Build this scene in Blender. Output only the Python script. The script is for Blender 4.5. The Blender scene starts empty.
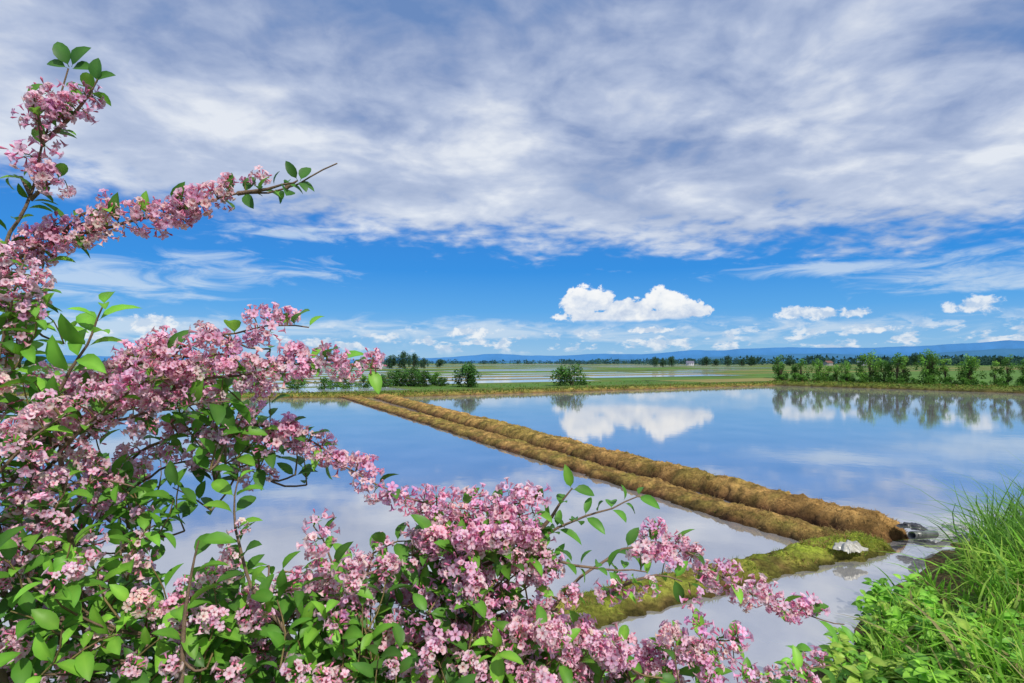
import bpy, math, random
import numpy as np
from mathutils import Vector, noise as mn
random.seed(7); rng=np.random.default_rng(11)
scene=bpy.context.scene
scene.view_settings.view_transform='Standard'
scene.view_settings.look='None'
scene.view_settings.exposure=0
COL=scene.collection
EYE=2.6   # eye height above the paddy water
F=569.0

# ------------------------------------------------------------------ camera
cd=bpy.data.cameras.new("camera"); cam=bpy.data.objects.new("camera",cd); COL.objects.link(cam)
cd.lens=20; cd.sensor_width=36; cd.shift_y=0.021; cd.clip_start=0.05; cd.clip_end=40000
cam.location=(0,0,EYE); cam.rotation_euler=(math.radians(90),0,0)
scene.camera=cam

# ------------------------------------------------------------------ helpers
def tag(o,label=None,category=None,kind=None,group=None):
    if label: o["label"]=label
    if category: o["category"]=category
    if kind: o["kind"]=kind
    if group: o["group"]=group
    return o
def build(name,chunks,mat,smooth=False,parent=None,link=True):
    Vs=[];Ls=[];Ss=[];Cs=[];off=0
    for V,L,S,C in chunks:
        Vs.append(V);Ls.append(L+off);Ss.append(S);Cs.append(C);off+=len(V)
    V=np.concatenate(Vs);L=np.concatenate(Ls);S=np.concatenate(Ss);C=np.concatenate(Cs)
    me=bpy.data.meshes.new(name)
    me.vertices.add(len(V)); me.vertices.foreach_set("co",V.astype(np.float32).ravel())
    me.loops.add(len(L)); me.loops.foreach_set("vertex_index",L.astype(np.int32))
    me.polygons.add(len(S))
    st=np.concatenate([[0],np.cumsum(S)[:-1]]).astype(np.int32)
    me.polygons.foreach_set("loop_start",st)
    if smooth: me.polygons.foreach_set("use_smooth",np.ones(len(S),bool))
    me.update(calc_edges=True); me.validate()
    at=me.color_attributes.new("tint",'FLOAT_COLOR','POINT')
    c4=np.ones((len(V),4),np.float32); c4[:,:3]=C
    at.data.foreach_set("color",c4.ravel())
    me.materials.append(mat)
    o=bpy.data.objects.new(name,me)
    if link: COL.objects.link(o)
    if parent: o.parent=parent
    return o
def chunk(V,faces,C):
    V=np.asarray(V,float)
    L=np.array([i for f in faces for i in f]); S=np.array([len(f) for f in faces])
    C=np.asarray(C,float)
    if C.ndim==1: C=np.tile(C,(len(V),1))
    return V,L,S,C
def inst(tmpl,R,T,tint):
    """tmpl chunk copied with R (m,3,3), T (m,3), tint (m,3)"""
    V,L,S,C=tmpl; m=len(T); n=len(V)
    VV=np.einsum('mij,nj->mni',R,V)+T[:,None,:]
    LL=(L[None,:]+(np.arange(m)*n)[:,None]).ravel()
    SS=np.tile(S,m)
    CC=(C[None]*tint[:,None,:]).reshape(-1,3)
    return VV.reshape(-1,3),LL,SS,CC
def nrm(v): 
    v=np.asarray(v,float); return v/(np.linalg.norm(v,axis=-1,keepdims=True)+1e-9)
def frames(ydir,up):
    """matrices whose Y column = ydir, Z column ~ up"""
    y=nrm(ydir); x=nrm(np.cross(y,up)); z=np.cross(x,y)
    return np.stack([x,y,z],axis=-1)
def grid_chunk(P,C):
    a,b=P.shape[:2]
    idx=np.arange(a*b).reshape(a,b)
    q=np.stack([idx[:-1,:-1],idx[1:,:-1],idx[1:,1:],idx[:-1,1:]],axis=-1).reshape(-1,4)
    return P.reshape(-1,3),q.ravel(),np.full(len(q),4),C.reshape(-1,3)
def fb(x,y,z=0,o=4): return mn.fractal(Vector((x,y,z)),1.0,2.0,o)

# ------------------------------------------------------------------ materials
def new_mat(name):
    m=bpy.data.materials.new(name); m.use_nodes=True; nt=m.node_tree
    for n in list(nt.nodes): nt.nodes.remove(n)
    return m,nt,nt.nodes.new('ShaderNodeOutputMaterial')
def N(nt,t,**kw):
    n=nt.nodes.new(t)
    for k,v in kw.items(): setattr(n,k,v)
    return n
def plant_mat(name,trans=0.3,rough=0.5,spec=0.3,nscale=30,namp=0.35,pos='Object'):
    m,nt,out=new_mat(name); lk=nt.links.new
    a=N(nt,'ShaderNodeAttribute',attribute_name='tint')
    tc=N(nt,'ShaderNodeTexCoord'); no=N(nt,'ShaderNodeTexNoise'); no.inputs['Scale'].default_value=nscale
    no.inputs['Detail'].default_value=2
    lk(tc.outputs[pos],no.inputs['Vector'])
    mr=N(nt,'ShaderNodeMapRange'); mr.inputs['From Min'].default_value=.3; mr.inputs['From Max'].default_value=.7
    mr.inputs['To Min'].default_value=1-namp; mr.inputs['To Max'].default_value=1+namp
    lk(no.outputs['Fac'],mr.inputs['Value'])
    mx=N(nt,'ShaderNodeVectorMath',operation='SCALE'); lk(a.outputs['Color'],mx.inputs[0]); lk(mr.outputs[0],mx.inputs['Scale'])
    p=N(nt,'ShaderNodeBsdfPrincipled'); p.inputs['Roughness'].default_value=rough
    p.inputs['Specular IOR Level'].default_value=spec
    lk(mx.outputs[0],p.inputs['Base Color'])
    t=N(nt,'ShaderNodeBsdfTranslucent'); lk(mx.outputs[0],t.inputs['Color'])
    ms=N(nt,'ShaderNodeMixShader'); ms.inputs[0].default_value=trans
    lk(p.outputs[0],ms.inputs[1]); lk(t.outputs[0],ms.inputs[2]); lk(ms.outputs[0],out.inputs[0])
    return m
def earth_mat(name,scale=6,bump=0.5,amp=0.45,pos='Object',rough=.95,bd=.05):
    m,nt,out=new_mat(name); lk=nt.links.new
    a=N(nt,'ShaderNodeAttribute',attribute_name='tint')
    tc=N(nt,'ShaderNodeTexCoord')
    src=tc.outputs[pos]
    no=N(nt,'ShaderNodeTexNoise'); no.inputs['Scale'].default_value=scale; no.inputs['Detail'].default_value=8; no.inputs['Roughness'].default_value=.76
    lk(src,no.inputs['Vector'])
    mr=N(nt,'ShaderNodeMapRange'); mr.inputs['From Min'].default_value=.3; mr.inputs['From Max'].default_value=.7
    mr.inputs['To Min'].default_value=1-amp; mr.inputs['To Max'].default_value=1+amp
    lk(no.outputs['Fac'],mr.inputs['Value'])
    mx=N(nt,'ShaderNodeVectorMath',operation='SCALE'); lk(a.outputs['Color'],mx.inputs[0]); lk(mr.outputs[0],mx.inputs['Scale'])
    p=N(nt,'ShaderNodeBsdfPrincipled'); p.inputs['Roughness'].default_value=rough; p.inputs['Specular IOR Level'].default_value=.15
    lk(mx.outputs[0],p.inputs['Base Color'])
    b=N(nt,'ShaderNodeBump'); b.inputs['Strength'].default_value=bump; b.inputs['Distance'].default_value=bd
    lk(no.outputs['Fac'],b.inputs['Height']); lk(b.outputs[0],p.inputs['Normal'])
    lk(p.outputs[0],out.inputs[0])
    return m
def water_mat(name,mud=(.35,.345,.35),near=.44,far=.86,bs=.02):
    m,nt,out=new_mat(name); lk=nt.links.new
    tc=N(nt,'ShaderNodeTexCoord')
    no=N(nt,'ShaderNodeTexNoise'); no.inputs['Scale'].default_value=2.2; no.inputs['Detail'].default_value=3
    lk(tc.outputs['Object'],no.inputs['Vector'])
    b=N(nt,'ShaderNodeBump'); b.inputs['Strength'].default_value=bs; b.inputs['Distance'].default_value=.05; lk(no.outputs['Fac'],b.inputs['Height'])
    n2=N(nt,'ShaderNodeTexNoise'); n2.inputs['Scale'].default_value=.6; n2.inputs['Detail'].default_value=5
    lk(tc.outputs['Object'],n2.inputs['Vector'])
    cr=N(nt,'ShaderNodeValToRGB'); cr.color_ramp.elements[0].position=.3; cr.color_ramp.elements[1].position=.7
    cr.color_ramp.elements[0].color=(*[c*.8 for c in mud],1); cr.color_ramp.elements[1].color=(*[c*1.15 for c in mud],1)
    lk(n2.outputs['Fac'],cr.inputs[0])
    d=N(nt,'ShaderNodeBsdfDiffuse'); lk(cr.outputs[0],d.inputs['Color'])
    g=N(nt,'ShaderNodeBsdfGlossy'); g.inputs['Roughness'].default_value=.045; g.inputs['Color'].default_value=(.95,.93,.91,1)
    lk(b.outputs[0],g.inputs['Normal'])
    lw=N(nt,'ShaderNodeLayerWeight'); lw.inputs['Blend'].default_value=.5
    mr=N(nt,'ShaderNodeMapRange'); mr.inputs['From Min'].default_value=.45; mr.inputs['From Max'].default_value=.98
    mr.inputs['To Min'].default_value=near; mr.inputs['To Max'].default_value=far
    lk(lw.outputs['Facing'],mr.inputs['Value'])
    ms=N(nt,'ShaderNodeMixShader'); lk(mr.outputs[0],ms.inputs[0]); lk(d.outputs[0],ms.inputs[1]); lk(g.outputs[0],ms.inputs[2])
    lk(ms.outputs[0],out.inputs[0])
    return m
M_leaf=plant_mat("shrub_leaf",.38,.45,.3,25,.2)
M_petal=plant_mat("petal",.42,.6,.1,18,.08)
M_bark=earth_mat("bark",60,.4,.4)
M_grass=plant_mat("grass_blade",.45,.5,.25,3,.2)
M_crown=plant_mat("tree_crown",.32,.7,.1,1.5,.25)
M_levee=earth_mat("levee_earth",13,1.0,.7,bd=.07)
M_bank=earth_mat("bank_soil",9,.7,.5)
M_field=earth_mat("field",.05,.1,.4)
M_far=earth_mat("ground_soil",.02,.1,.3)
M_mount=earth_mat("mountain_haze_tint",.0015,.0,.14)  # distance haze is put into the blue base colour of the ridges
M_water=water_mat("water_surface")
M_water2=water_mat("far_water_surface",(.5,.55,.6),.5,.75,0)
M_plastic=plant_mat("plastic_film",.15,.35,.5,12,.15)

# ------------------------------------------------------------------ world
w=bpy.data.worlds.new("World"); scene.world=w; w.use_nodes=True; nt=w.node_tree
try:
    w.cycles.sampling_method='MANUAL'; w.cycles.sample_map_resolution=512
except Exception: pass
for n in list(nt.nodes): nt.nodes.remove(n)
lk=nt.links.new
def setin(sock,v):
    if isinstance(v,bpy.types.NodeSocket): lk(v,sock)
    else: sock.default_value=v
def M(op,a,b=None,c=None):
    n=nt.nodes.new('ShaderNodeMath'); n.operation=op; setin(n.inputs[0],a)
    if b is not None: setin(n.inputs[1],b)
    if c is not None: setin(n.inputs[2],c)
    return n.outputs[0]
def VM(op,a,b=None):
    n=nt.nodes.new('ShaderNodeVectorMath'); n.operation=op; setin(n.inputs[0],a)
    if b is not None: setin(n.inputs[1],b)
    return n.outputs['Value'] if op=='LENGTH' else n.outputs[0]
def XYZ(x,y,z):
    n=nt.nodes.new('ShaderNodeCombineXYZ'); setin(n.inputs[0],x); setin(n.inputs[1],y); setin(n.inputs[2],z); return n.outputs[0]
def NZ(vec,scale,detail=6,rough=.55,dist=0.0,offs=None):
    n=nt.nodes.new('ShaderNodeTexNoise'); n.noise_dimensions='2D'
    if offs: vec=VM('ADD',vec,offs)
    lk(vec,n.inputs['Vector']); n.inputs['Scale'].default_value=scale; n.inputs['Detail'].default_value=detail
    n.inputs['Roughness'].default_value=rough; n.inputs['Distortion'].default_value=dist
    return n.outputs['Fac']
def SS(v,lo,hi,a=0.0,b=1.0):
    n=nt.nodes.new('ShaderNodeMapRange'); n.interpolation_type='SMOOTHSTEP'; setin(n.inputs['Value'],v)
    n.inputs['From Min'].default_value=lo; n.inputs['From Max'].default_value=hi
    n.inputs['To Min'].default_value=a; n.inputs['To Max'].default_value=b; return n.outputs[0]
def RAMP(v,els):
    n=nt.nodes.new('ShaderNodeValToRGB'); lk(v,n.inputs[0]); r=n.color_ramp
    while len(r.elements)<len(els): r.elements.new(.5)
    for e,(p,c) in zip(r.elements,els): e.position=p; e.color=(*c,1)
    return n.outputs[0]
def MIX(f,a,b):
    n=nt.nodes.new('ShaderNodeMix'); n.data_type='RGBA'; setin(n.inputs[0],f)
    for s,v in ((n.inputs[6],a),(n.inputs[7],b)):
        if isinstance(v,tuple): s.default_value=(*v,1)
        else: lk(v,s)
    return n.outputs[2]
SUN=Vector((.42,-.55,.75)).normalized()
sky=nt.nodes.new('ShaderNodeTexSky'); sky.sky_type='NISHITA'; sky.sun_disc=False
sky.sun_elevation=math.asin(SUN.z); sky.sun_rotation=math.atan2(SUN.x,SUN.y)
tc=nt.nodes.new('ShaderNodeTexCoord'); sp=nt.nodes.new('ShaderNodeSeparateXYZ'); lk(tc.outputs['Generated'],sp.inputs[0])
x,y,z=sp.outputs
hor=M('SQRT',M('ADD',M('MULTIPLY',x,x),M('MULTIPLY',y,y)))
e=M('DIVIDE',z,M('MAXIMUM',hor,.001)); az=M('ARCTAN2',x,y)
AE=XYZ(az,e,0.0)
k=M('DIVIDE',1.0,M('ADD',M('MAXIMUM',z,0.0),.16))
P=XYZ(M('MULTIPLY',x,k),M('MULTIPLY',y,k),0.0)
def blobs(lst):
    r=None
    for a0,e0,ra,re in lst:
        l=VM('LENGTH',VM('MULTIPLY',VM('SUBTRACT',AE,(a0,e0,0.0)),(1/ra,1/re,0.0)))
        r=l if r is None else M('MINIMUM',r,l)
    return M('SUBTRACT',1.0,r)
# clear air
blue=RAMP(M('MULTIPLY',M('MAXIMUM',e,0.0),2.0),[(0,(.36,.60,.84)),(.07,(.22,.50,.83)),(.18,(.08,.38,.83)),(.32,(.015,.27,.78)),(.5,(.02,.22,.70)),(1,(.08,.22,.58))])
# high broken cloud sheet
rot=nt.nodes.new('ShaderNodeMapping'); rot.inputs['Rotation'].default_value=(0,0,math.radians(-25)); rot.inputs['Scale'].default_value=(.85,1.15,1); lk(P,rot.inputs['Vector'])
Q=rot.outputs[0]
n1=NZ(Q,.9,3,.5,.3,(3.1,1.7,0))
n2=NZ(Q,2.9,6,.52,.3,(7.3,2.2,0))
n3=NZ(P,10.0,4,.52,.2)
dens=M('ADD',M('ADD',M('MULTIPLY',n1,.46),M('MULTIPLY',n2,.42)),M('MULTIPLY',n3,.15))   # mean .515
dark=SS(blobs([(.30,.37,.32,.08),(-.70,.44,.30,.12),(.66,.46,.36,.14),(-.62,.24,.3,.03),(-.2,.6,.3,.08)]),0,1)
lite=SS(blobs([(-.02,.32,.36,.09),(.20,.53,.18,.06),(.55,.245,.4,.045),(-.35,.36,.25,.07)]),0,1)
dens=M('ADD',dens,M('SUBTRACT',M('MULTIPLY',lite,.075),M('MULTIPLY',dark,.075)))
sheetcol=RAMP(dens,[(.37,(.17,.28,.53)),(.45,(.29,.38,.61)),(.54,(.49,.57,.76)),(.65,(.83,.87,.94))])
ed=M('ADD',M('ADD',e,M('MULTIPLY',M('SUBTRACT',n2,.5),.14)),M('MULTIPLY',az,.05))
ed=M('ADD',ed,M('MULTIPLY',M('SUBTRACT',n3,.5),.08))
sheeta=SS(ed,.185,.262)
sheetcol=MIX(SS(ed,.38,.20,0,.4),sheetcol,(.70,.77,.89))
sheeta=M('MULTIPLY',sheeta,SS(dens,.36,.47,.80,1.0))
col=MIX(sheeta,blue,sheetcol)
# streaks and haze below the sheet
nst=NZ(VM('MULTIPLY',AE,(5.0,24.0,1.0)),1.8,6,.62,.5)
soft=blobs([(-.43,.148,.17,.026),(-.64,.115,.20,.04),(-.62,.05,.25,.03),(.55,.145,.25,.016),(.72,.12,.2,.035),(.0,.055,.9,.024),(-.37,.21,.12,.015)])
sa=M('MULTIPLY',SS(M('ADD',soft,M('MULTIPLY',M('SUBTRACT',nst,.5),2.8)),0.0,1.1),.72)
col=MIX(sa,col,(.64,.76,.90))
# cumulus
AS=VM('MULTIPLY',AE,(1.0,1.35,1.0))
bn=NZ(AS,44,6,.62,.2)
bl=NZ(AS,17,3,.5,.3)
hero=[(.120,.105,.042,.032),(.155,.108,.032,.025),(.200,.093,.060,.024),(.260,.106,.034,.026),(.295,.089,.050,.017),(.21,.081,.135,.013)]
small=[(.468,.080,.036,.012),(.50,.077,.028,.009),(.545,.076,.03,.010),(.568,.050,.026,.008),(.684,.080,.035,.016),(-.074,.055,.05,.010),(.235,.056,.045,.006),(-.57,.058,.04,.014),(.83,.06,.08,.014)]
hb=blobs(hero); sb=blobs(small)
def cum(b,amp,lo,hi):
    f=M('ADD',b,M('ADD',M('MULTIPLY',M('SUBTRACT',bn,.5),amp),M('MULTIPLY',M('SUBTRACT',bl,.5),amp*.6)))
    return SS(f,lo,hi)
ha=M('MULTIPLY',cum(hb,1.15,.04,.24),SS(M('ADD',e,M('MULTIPLY',M('SUBTRACT',bl,.5),.012)),.071,.078))
sa2=M('MULTIPLY',cum(sb,1.9,.05,.5),.88)
hz=NZ(VM('MULTIPLY',AE,(1.0,2.6,1.0)),19,6,.6,.1,(4.4,1.1,0))
bell=M('MULTIPLY',SS(e,.010,.030),SS(e,.080,.040))
hza=M('MULTIPLY',M('MULTIPLY',SS(hz,.50,.62),bell),.80)
shade=M('ADD',M('MULTIPLY',M('SUBTRACT',e,.072),16.0),M('ADD',M('MULTIPLY',M('SUBTRACT',bn,.5),1.7),M('MULTIPLY',M('SUBTRACT',bl,.5),1.6)))
hcol=RAMP(M('ADD',M('MULTIPLY',shade,.6),.22),[(0,(.46,.56,.76)),(.3,(.66,.74,.88)),(.6,(.92,.94,.97)),(1,(1.04,1.03,1.02))])
ccol=MIX(SS(bn,.38,.6),(.55,.67,.85),(.90,.93,.97))
col=MIX(hza,col,ccol)
col=MIX(sa2,col,ccol)
col=MIX(ha,col,hcol)
bg1=nt.nodes.new('ShaderNodeBackground'); lk(sky.outputs[0],bg1.inputs[0]); bg1.inputs[1].default_value=.1
bg2=nt.nodes.new('ShaderNodeBackground'); lk(col,bg2.inputs[0]); bg2.inputs[1].default_value=1.0
ms=nt.nodes.new('ShaderNodeMixShader'); ms.inputs[0].default_value=.9
lk(bg1.outputs[0],ms.inputs[1]); lk(bg2.outputs[0],ms.inputs[2])
wo=nt.nodes.new('ShaderNodeOutputWorld'); lk(ms.outputs[0],wo.inputs[0])

sd=bpy.data.lights.new("sun",'SUN'); sd.energy=4.0; sd.angle=math.radians(.5); sd.color=(1,.95,.87)
so=bpy.data.objects.new("sun",sd); COL.objects.link(so); so.rotation_euler=SUN.to_track_quat('Z','Y').to_euler(); so.location=(5,-5,20)

# ------------------------------------------------------------------ ground, water
def quad(name,pts,mat,c,kind='structure',label=None,category=None):
    o=build(name,[chunk(pts,[tuple(range(len(pts)))],c)],mat)
    return tag(o,label,category,kind)
quad("ground",[(-15000,-3000,-.3),(15000,-3000,-.3),(15000,15000,-.3),(-15000,15000,-.3)],M_far,(.06,.13,.04),label="flat green plain of farmland soil",category="ground")
quad("water",[(-75,-2,0),(75,-2,0),(75,30,0),(31.5,67.5,0),(-10,43.6,0),(-75,43.6,0)],M_water,(1,1,1),label="still flooded rice paddy water mirroring clouds",category="water")

def levee(name,path,hw,H,col_top,col_side,green=0.0,ds=.12,nx=34,label="",taper0=.6,taper1=.6,rough=1.0,seed=0,hwn=None,sq=3.0,gcol=(.15,.17,.025),lump=1.0,gbias=0.0):
    pts=[Vector((*p,0)) for p in path]
    L=0; cum_=[0]
    for a,b in zip(pts[:-1],pts[1:]): L+=(b-a).length; cum_.append(L)
    n=max(8,int(L/ds)); P_=np.zeros((n+1,nx+1,3)); C_=np.zeros((n+1,nx+1,3))
    def pos(s):
        s=min(max(s,0),L)
        for i in range(len(pts)-1):
            if s<=cum_[i+1] or i==len(pts)-2:
                return pts[i].lerp(pts[i+1],(s-cum_[i])/(cum_[i+1]-cum_[i]))
    sm=.5
    for i in range(n+1):
        s=L*i/n
        c=(pos(s-sm)+pos(s)+pos(s+sm))/3 if sm<s<L-sm else pos(s)
        t=(pos(s+sm)-pos(s-sm)); t.z=0; t.normalize(); pr=Vector((t.y,-t.x,0))
        ta=min(1,s/taper0) if taper0>0 else 1; tb=min(1,(L-s)/taper1) if taper1>0 else 1
        tt=(1-(1-ta)**2)**.5*(1-(1-tb)**2)**.5
        h0=hw if hwn is None else hwn+(hw-hwn)*min(1,s/14)
        wv=h0*(.75+.25*tt)*(1+.14*rough*fb(c.x*.9+seed,c.y*.9,1.3)+.08*rough*fb(c.x*4+seed,c.y*4,1.3)); wob=.06*rough*fb(c.x*.6+seed,c.y*.6,7.7)
        hv=H*(1+.2*rough*fb(c.x*.7,c.y*.7,seed+2))
        for j in range(nx+1):
            q=-1+2*j/nx; p=c+pr*(q*wv+wob)
            base=-.32+(hv*tt+.32)*max(0,1-abs(q)**sq)**.9
            edge=1-abs(q)**8
            d=fb(p.x*2.2+seed,p.y*2.2,2.0,5)*.04*lump+fb(p.x*7,p.y*7,seed,4)*.05*lump+abs(fb(p.x*18,p.y*18,seed,3))*.03*lump
            zz=base+d*edge
            P_[i,j]=(p.x+.05*fb(p.x*6,p.y*6,9)*edge,p.y+.05*fb(p.x*6,p.y*6,19)*edge,zz)
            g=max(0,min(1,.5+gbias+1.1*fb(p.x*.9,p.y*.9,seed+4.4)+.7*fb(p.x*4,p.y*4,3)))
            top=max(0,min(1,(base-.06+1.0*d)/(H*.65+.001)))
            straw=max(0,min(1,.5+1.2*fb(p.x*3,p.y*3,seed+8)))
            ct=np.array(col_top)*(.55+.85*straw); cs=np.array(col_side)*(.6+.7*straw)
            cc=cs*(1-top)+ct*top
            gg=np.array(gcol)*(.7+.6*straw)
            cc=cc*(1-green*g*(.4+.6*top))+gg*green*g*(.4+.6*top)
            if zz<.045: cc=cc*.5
            C_[i,j]=cc
    o=build(name,[grid_chunk(P_,C_)],M_levee,smooth=True)
    return tag(o,label,"levee","structure"),P_
BR_T=(.40,.235,.075); BR_S=(.14,.068,.03)
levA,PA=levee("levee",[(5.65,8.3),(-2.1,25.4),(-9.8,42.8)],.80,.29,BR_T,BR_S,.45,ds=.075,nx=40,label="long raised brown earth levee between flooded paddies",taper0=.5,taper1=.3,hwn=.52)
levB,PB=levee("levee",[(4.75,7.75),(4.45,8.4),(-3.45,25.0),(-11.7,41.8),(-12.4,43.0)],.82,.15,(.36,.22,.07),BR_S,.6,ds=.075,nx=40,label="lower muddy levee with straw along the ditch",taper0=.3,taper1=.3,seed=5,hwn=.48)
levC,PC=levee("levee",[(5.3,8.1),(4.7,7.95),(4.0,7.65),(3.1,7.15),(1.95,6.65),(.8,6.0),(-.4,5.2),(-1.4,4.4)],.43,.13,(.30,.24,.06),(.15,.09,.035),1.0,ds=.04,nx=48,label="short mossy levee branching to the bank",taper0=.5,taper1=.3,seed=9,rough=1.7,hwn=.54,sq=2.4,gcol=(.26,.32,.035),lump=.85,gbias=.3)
levD,PD=levee("levee",[(-60,42),(-13.6,43.2),(-9.8,43.4),(10,55),(31,67.3)],1.0,.30,(.24,.21,.05),(.18,.10,.04),.8,ds=.35,nx=14,label="distant grassy levee closing off the paddies",taper0=0,taper1=0,seed=3,rough=.7)
levE,PE=levee("levee",[(31,67.8),(40,56),(50,42),(62,26)],1.6,.5,(.10,.16,.03),(.16,.11,.04),.8,ds=.35,nx=14,label="green bank edge planted with a row of young trees",taper0=0,taper1=0,seed=6,rough=.7)

# fields beyond
fz=.12
quad("field",[(-300,43.5,fz),(-9.8,44.0,fz),(31.6,68,fz),(63,26,fz),(400,26,fz),(3000,3000,fz),(-3000,3000,fz)],M_field,(.085,.17,.03),label="green and straw coloured farmland plain",category="field")
U=np.array((.86,.51)); Vd=np.array((-.51,.86)); O=np.array((-10.,45.))
wch=[];lch=[];gch=[]
v=4.0
rows=[]
while v<1100:
    dv=11+v*.13; rows.append((v,dv)); v+=dv
for v0,dv in rows:
    u=-60-v0*2.2+random.uniform(0,20)
    while u<v0*1.6+ (38 if v0<30 else 260):
        du=random.uniform(20,48)+v0*.15
        a=O+U*u+Vd*(v0+.8); b=O+U*(u+du-1.6)+Vd*(v0+.8); c=O+U*(u+du-1.6)+Vd*(v0+dv-.8); d=O+U*u+Vd*(v0+dv-.8)
        r=random.random()
        if r<.60 and u+du<v0*1.6+60 : wch.append(chunk([(*p,fz+.05) for p in (a,b,c,d)],[(0,1,2,3)],(1,1,1)))
        elif r<.90:
            cc=random.choice([(.09,.20,.03),(.15,.20,.05),(.07,.15,.03),(.22,.19,.06),(.06,.12,.03)])
            gch.append(chunk([(*p,fz+.04) for p in (a,b,c,d)],[(0,1,2,3)],cc))
        hh=.14; e0=b; e1=c; wd=U*.8
        lch.append(chunk([(*(e0-wd*.9),fz),(*(e0+wd*.2),fz+hh),(*(e0+wd*1.8),fz),(*(e1-wd*.9),fz),(*(e1+wd*.2),fz+hh),(*(e1+wd*1.8),fz)],[(0,1,4,3),(1,2,5,4),(0,2,1),(3,4,5)],(.11,.16,.04)))
        u+=du
    a=O+U*(-60-v0*2.2)+Vd*v0; b=O+U*(v0*1.6+260)+Vd*v0
    if v0<30: b=O+U*38+Vd*v0
    hh=random.uniform(.12,.20); wd=Vd*.8
    cc=random.choice([(.12,.17,.04),(.20,.17,.06),(.08,.15,.03)])
    lch.append(chunk([(*(a-wd),fz),(*(a),fz+hh),(*(a+wd),fz),(*(b-wd),fz),(*(b),fz+hh),(*(b+wd),fz)],[(0,1,4,3),(1,2,5,4),(0,2,1),(3,4,5)],cc))
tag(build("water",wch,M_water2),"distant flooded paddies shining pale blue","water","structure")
tag(build("field",gch,M_field),"distant dry and planted field plots","field","structure")
tag(build("levee",lch,M_levee),"network of low grassy levees between far paddies","levee","structure")

# mountains
def ridge(name,prof,D,c,amp,label,seed):
    xs=np.linspace(-1.6,1.6,420); pr=np.array(prof)
    ta=(pr[:,0]-512)/F; hh=(363-pr[:,1])/F*D
    P_=np.zeros((420,4,3));
    for i,t in enumerate(xs):
        h=np.interp(t,ta,hh)+amp*fb(t*9+seed,seed,0,6)*D/F
        h=max(h,D*.0008)
        P_[i,0]=(t*D,D*.985,-1); P_[i,1]=(t*D,D*.993,h*.55*(1+.2*fb(t*20,3))); P_[i,2]=(t*D,D,h); P_[i,3]=(t*D,D*1.05,-1)
    C_=np.tile(np.array(c),(420,4,1))  # one flat blue per ridge, standing in for hazy air
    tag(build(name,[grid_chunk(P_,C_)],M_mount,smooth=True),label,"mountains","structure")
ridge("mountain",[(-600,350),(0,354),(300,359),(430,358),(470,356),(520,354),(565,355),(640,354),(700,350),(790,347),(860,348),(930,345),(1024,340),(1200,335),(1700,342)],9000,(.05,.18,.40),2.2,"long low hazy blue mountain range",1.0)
ridge("hill",[(-600,360),(0,361),(420,361.3),(560,360),(640,360),(760,355),(830,353),(900,355),(960,351),(1024,348),(1300,344),(1700,348)],5200,(.04,.14,.27),2.2,"nearer forested foothills tinted haze blue green",4.0)

# ------------------------------------------------------------------ bank
ex=[-30,-14,-2,1.2,2.0,2.7,3.4,4.3,5.4,6.6,8.5,12,20,30,45]; ey=[3.2,3.4,3.4,3.9,4.35,4.9,5.6,6.5,7.5,8.3,9.2,11,15,19,24]
def bank_d(x,y): return (np.interp(x,ex,ey)-y)*.72
def bank_z(x,y):
    d=bank_d(x,y)+.15*fb(x*.9,y*.9,3)
    zz=.95*(1-math.exp(-max(d,0)*.26)) if d>0 else d*.7
    return max(-.45,zz)+.04*fb(x*3,y*3,1)
gx=np.linspace(-16,26,240); gy=np.linspace(-8,18,170)
Pb=np.zeros((240,170,3)); Cb=np.zeros((240,170,3))
for i,a in enumerate(gx):
    for j,b in enumerate(gy):
        zz=bank_z(a,b); Pb[i,j]=(a,b,zz)
        g=max(0,min(1,.55+.8*fb(a,b,5)))
        cc=np.array((.08,.15,.025))*g+np.array((.15,.11,.045))*(1-g)
        if zz<.12: cc=np.array((.13,.085,.04))
        Cb[i,j]=cc
tag(build("ground",[grid_chunk(Pb,Cb)],M_bank,smooth=True),"grassy roadside bank sloping to the water","ground","structure")

# ------------------------------------------------------------------ grass
def blade_t(bend,wd=1.0,n=5):
    V=[];Fc=[];C=[]
    for i in range(n+1):
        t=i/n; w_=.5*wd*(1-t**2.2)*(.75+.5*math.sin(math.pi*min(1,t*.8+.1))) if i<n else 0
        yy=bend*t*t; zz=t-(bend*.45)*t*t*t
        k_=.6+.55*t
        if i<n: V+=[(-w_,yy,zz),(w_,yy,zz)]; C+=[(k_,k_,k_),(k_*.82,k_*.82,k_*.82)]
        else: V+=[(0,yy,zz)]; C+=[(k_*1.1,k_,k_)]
    for i in range(n-1): Fc.append((2*i,2*i+1,2*i+3,2*i+2))
    Fc.append((2*n-2,2*n-1,2*n))
    return chunk(V,Fc,C)
def grass(points,hts,wid,cols,lean=.35,bends=(.25,.6,1.0,1.45)):
    out=[]; m=len(points); sel=rng.integers(0,len(bends),m)
    for k_,b in enumerate(bends):
        ix=np.where(sel==k_)[0]; 
        if len(ix)==0: continue
        t=blade_t(b); a=rng.uniform(0,2*np.pi,len(ix)); h=hts[ix]; w_=wid[ix]
        lx=rng.normal(0,lean,len(ix)); ly=rng.normal(0,lean,len(ix))
        zc=nrm(np.stack([lx,ly,np.ones(len(ix))],-1)); xa=np.stack([np.cos(a),np.sin(a),0*a],-1)
        ya=nrm(np.cross(zc,xa)); xa=np.cross(ya,zc)
        R=np.stack([xa*w_[:,None],ya*h[:,None],zc*h[:,None]],-1)
        out.append(inst(t,R,points[ix],cols[ix]))
    return out
pts=[];hts=[];wd=[];cs=[]
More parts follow.
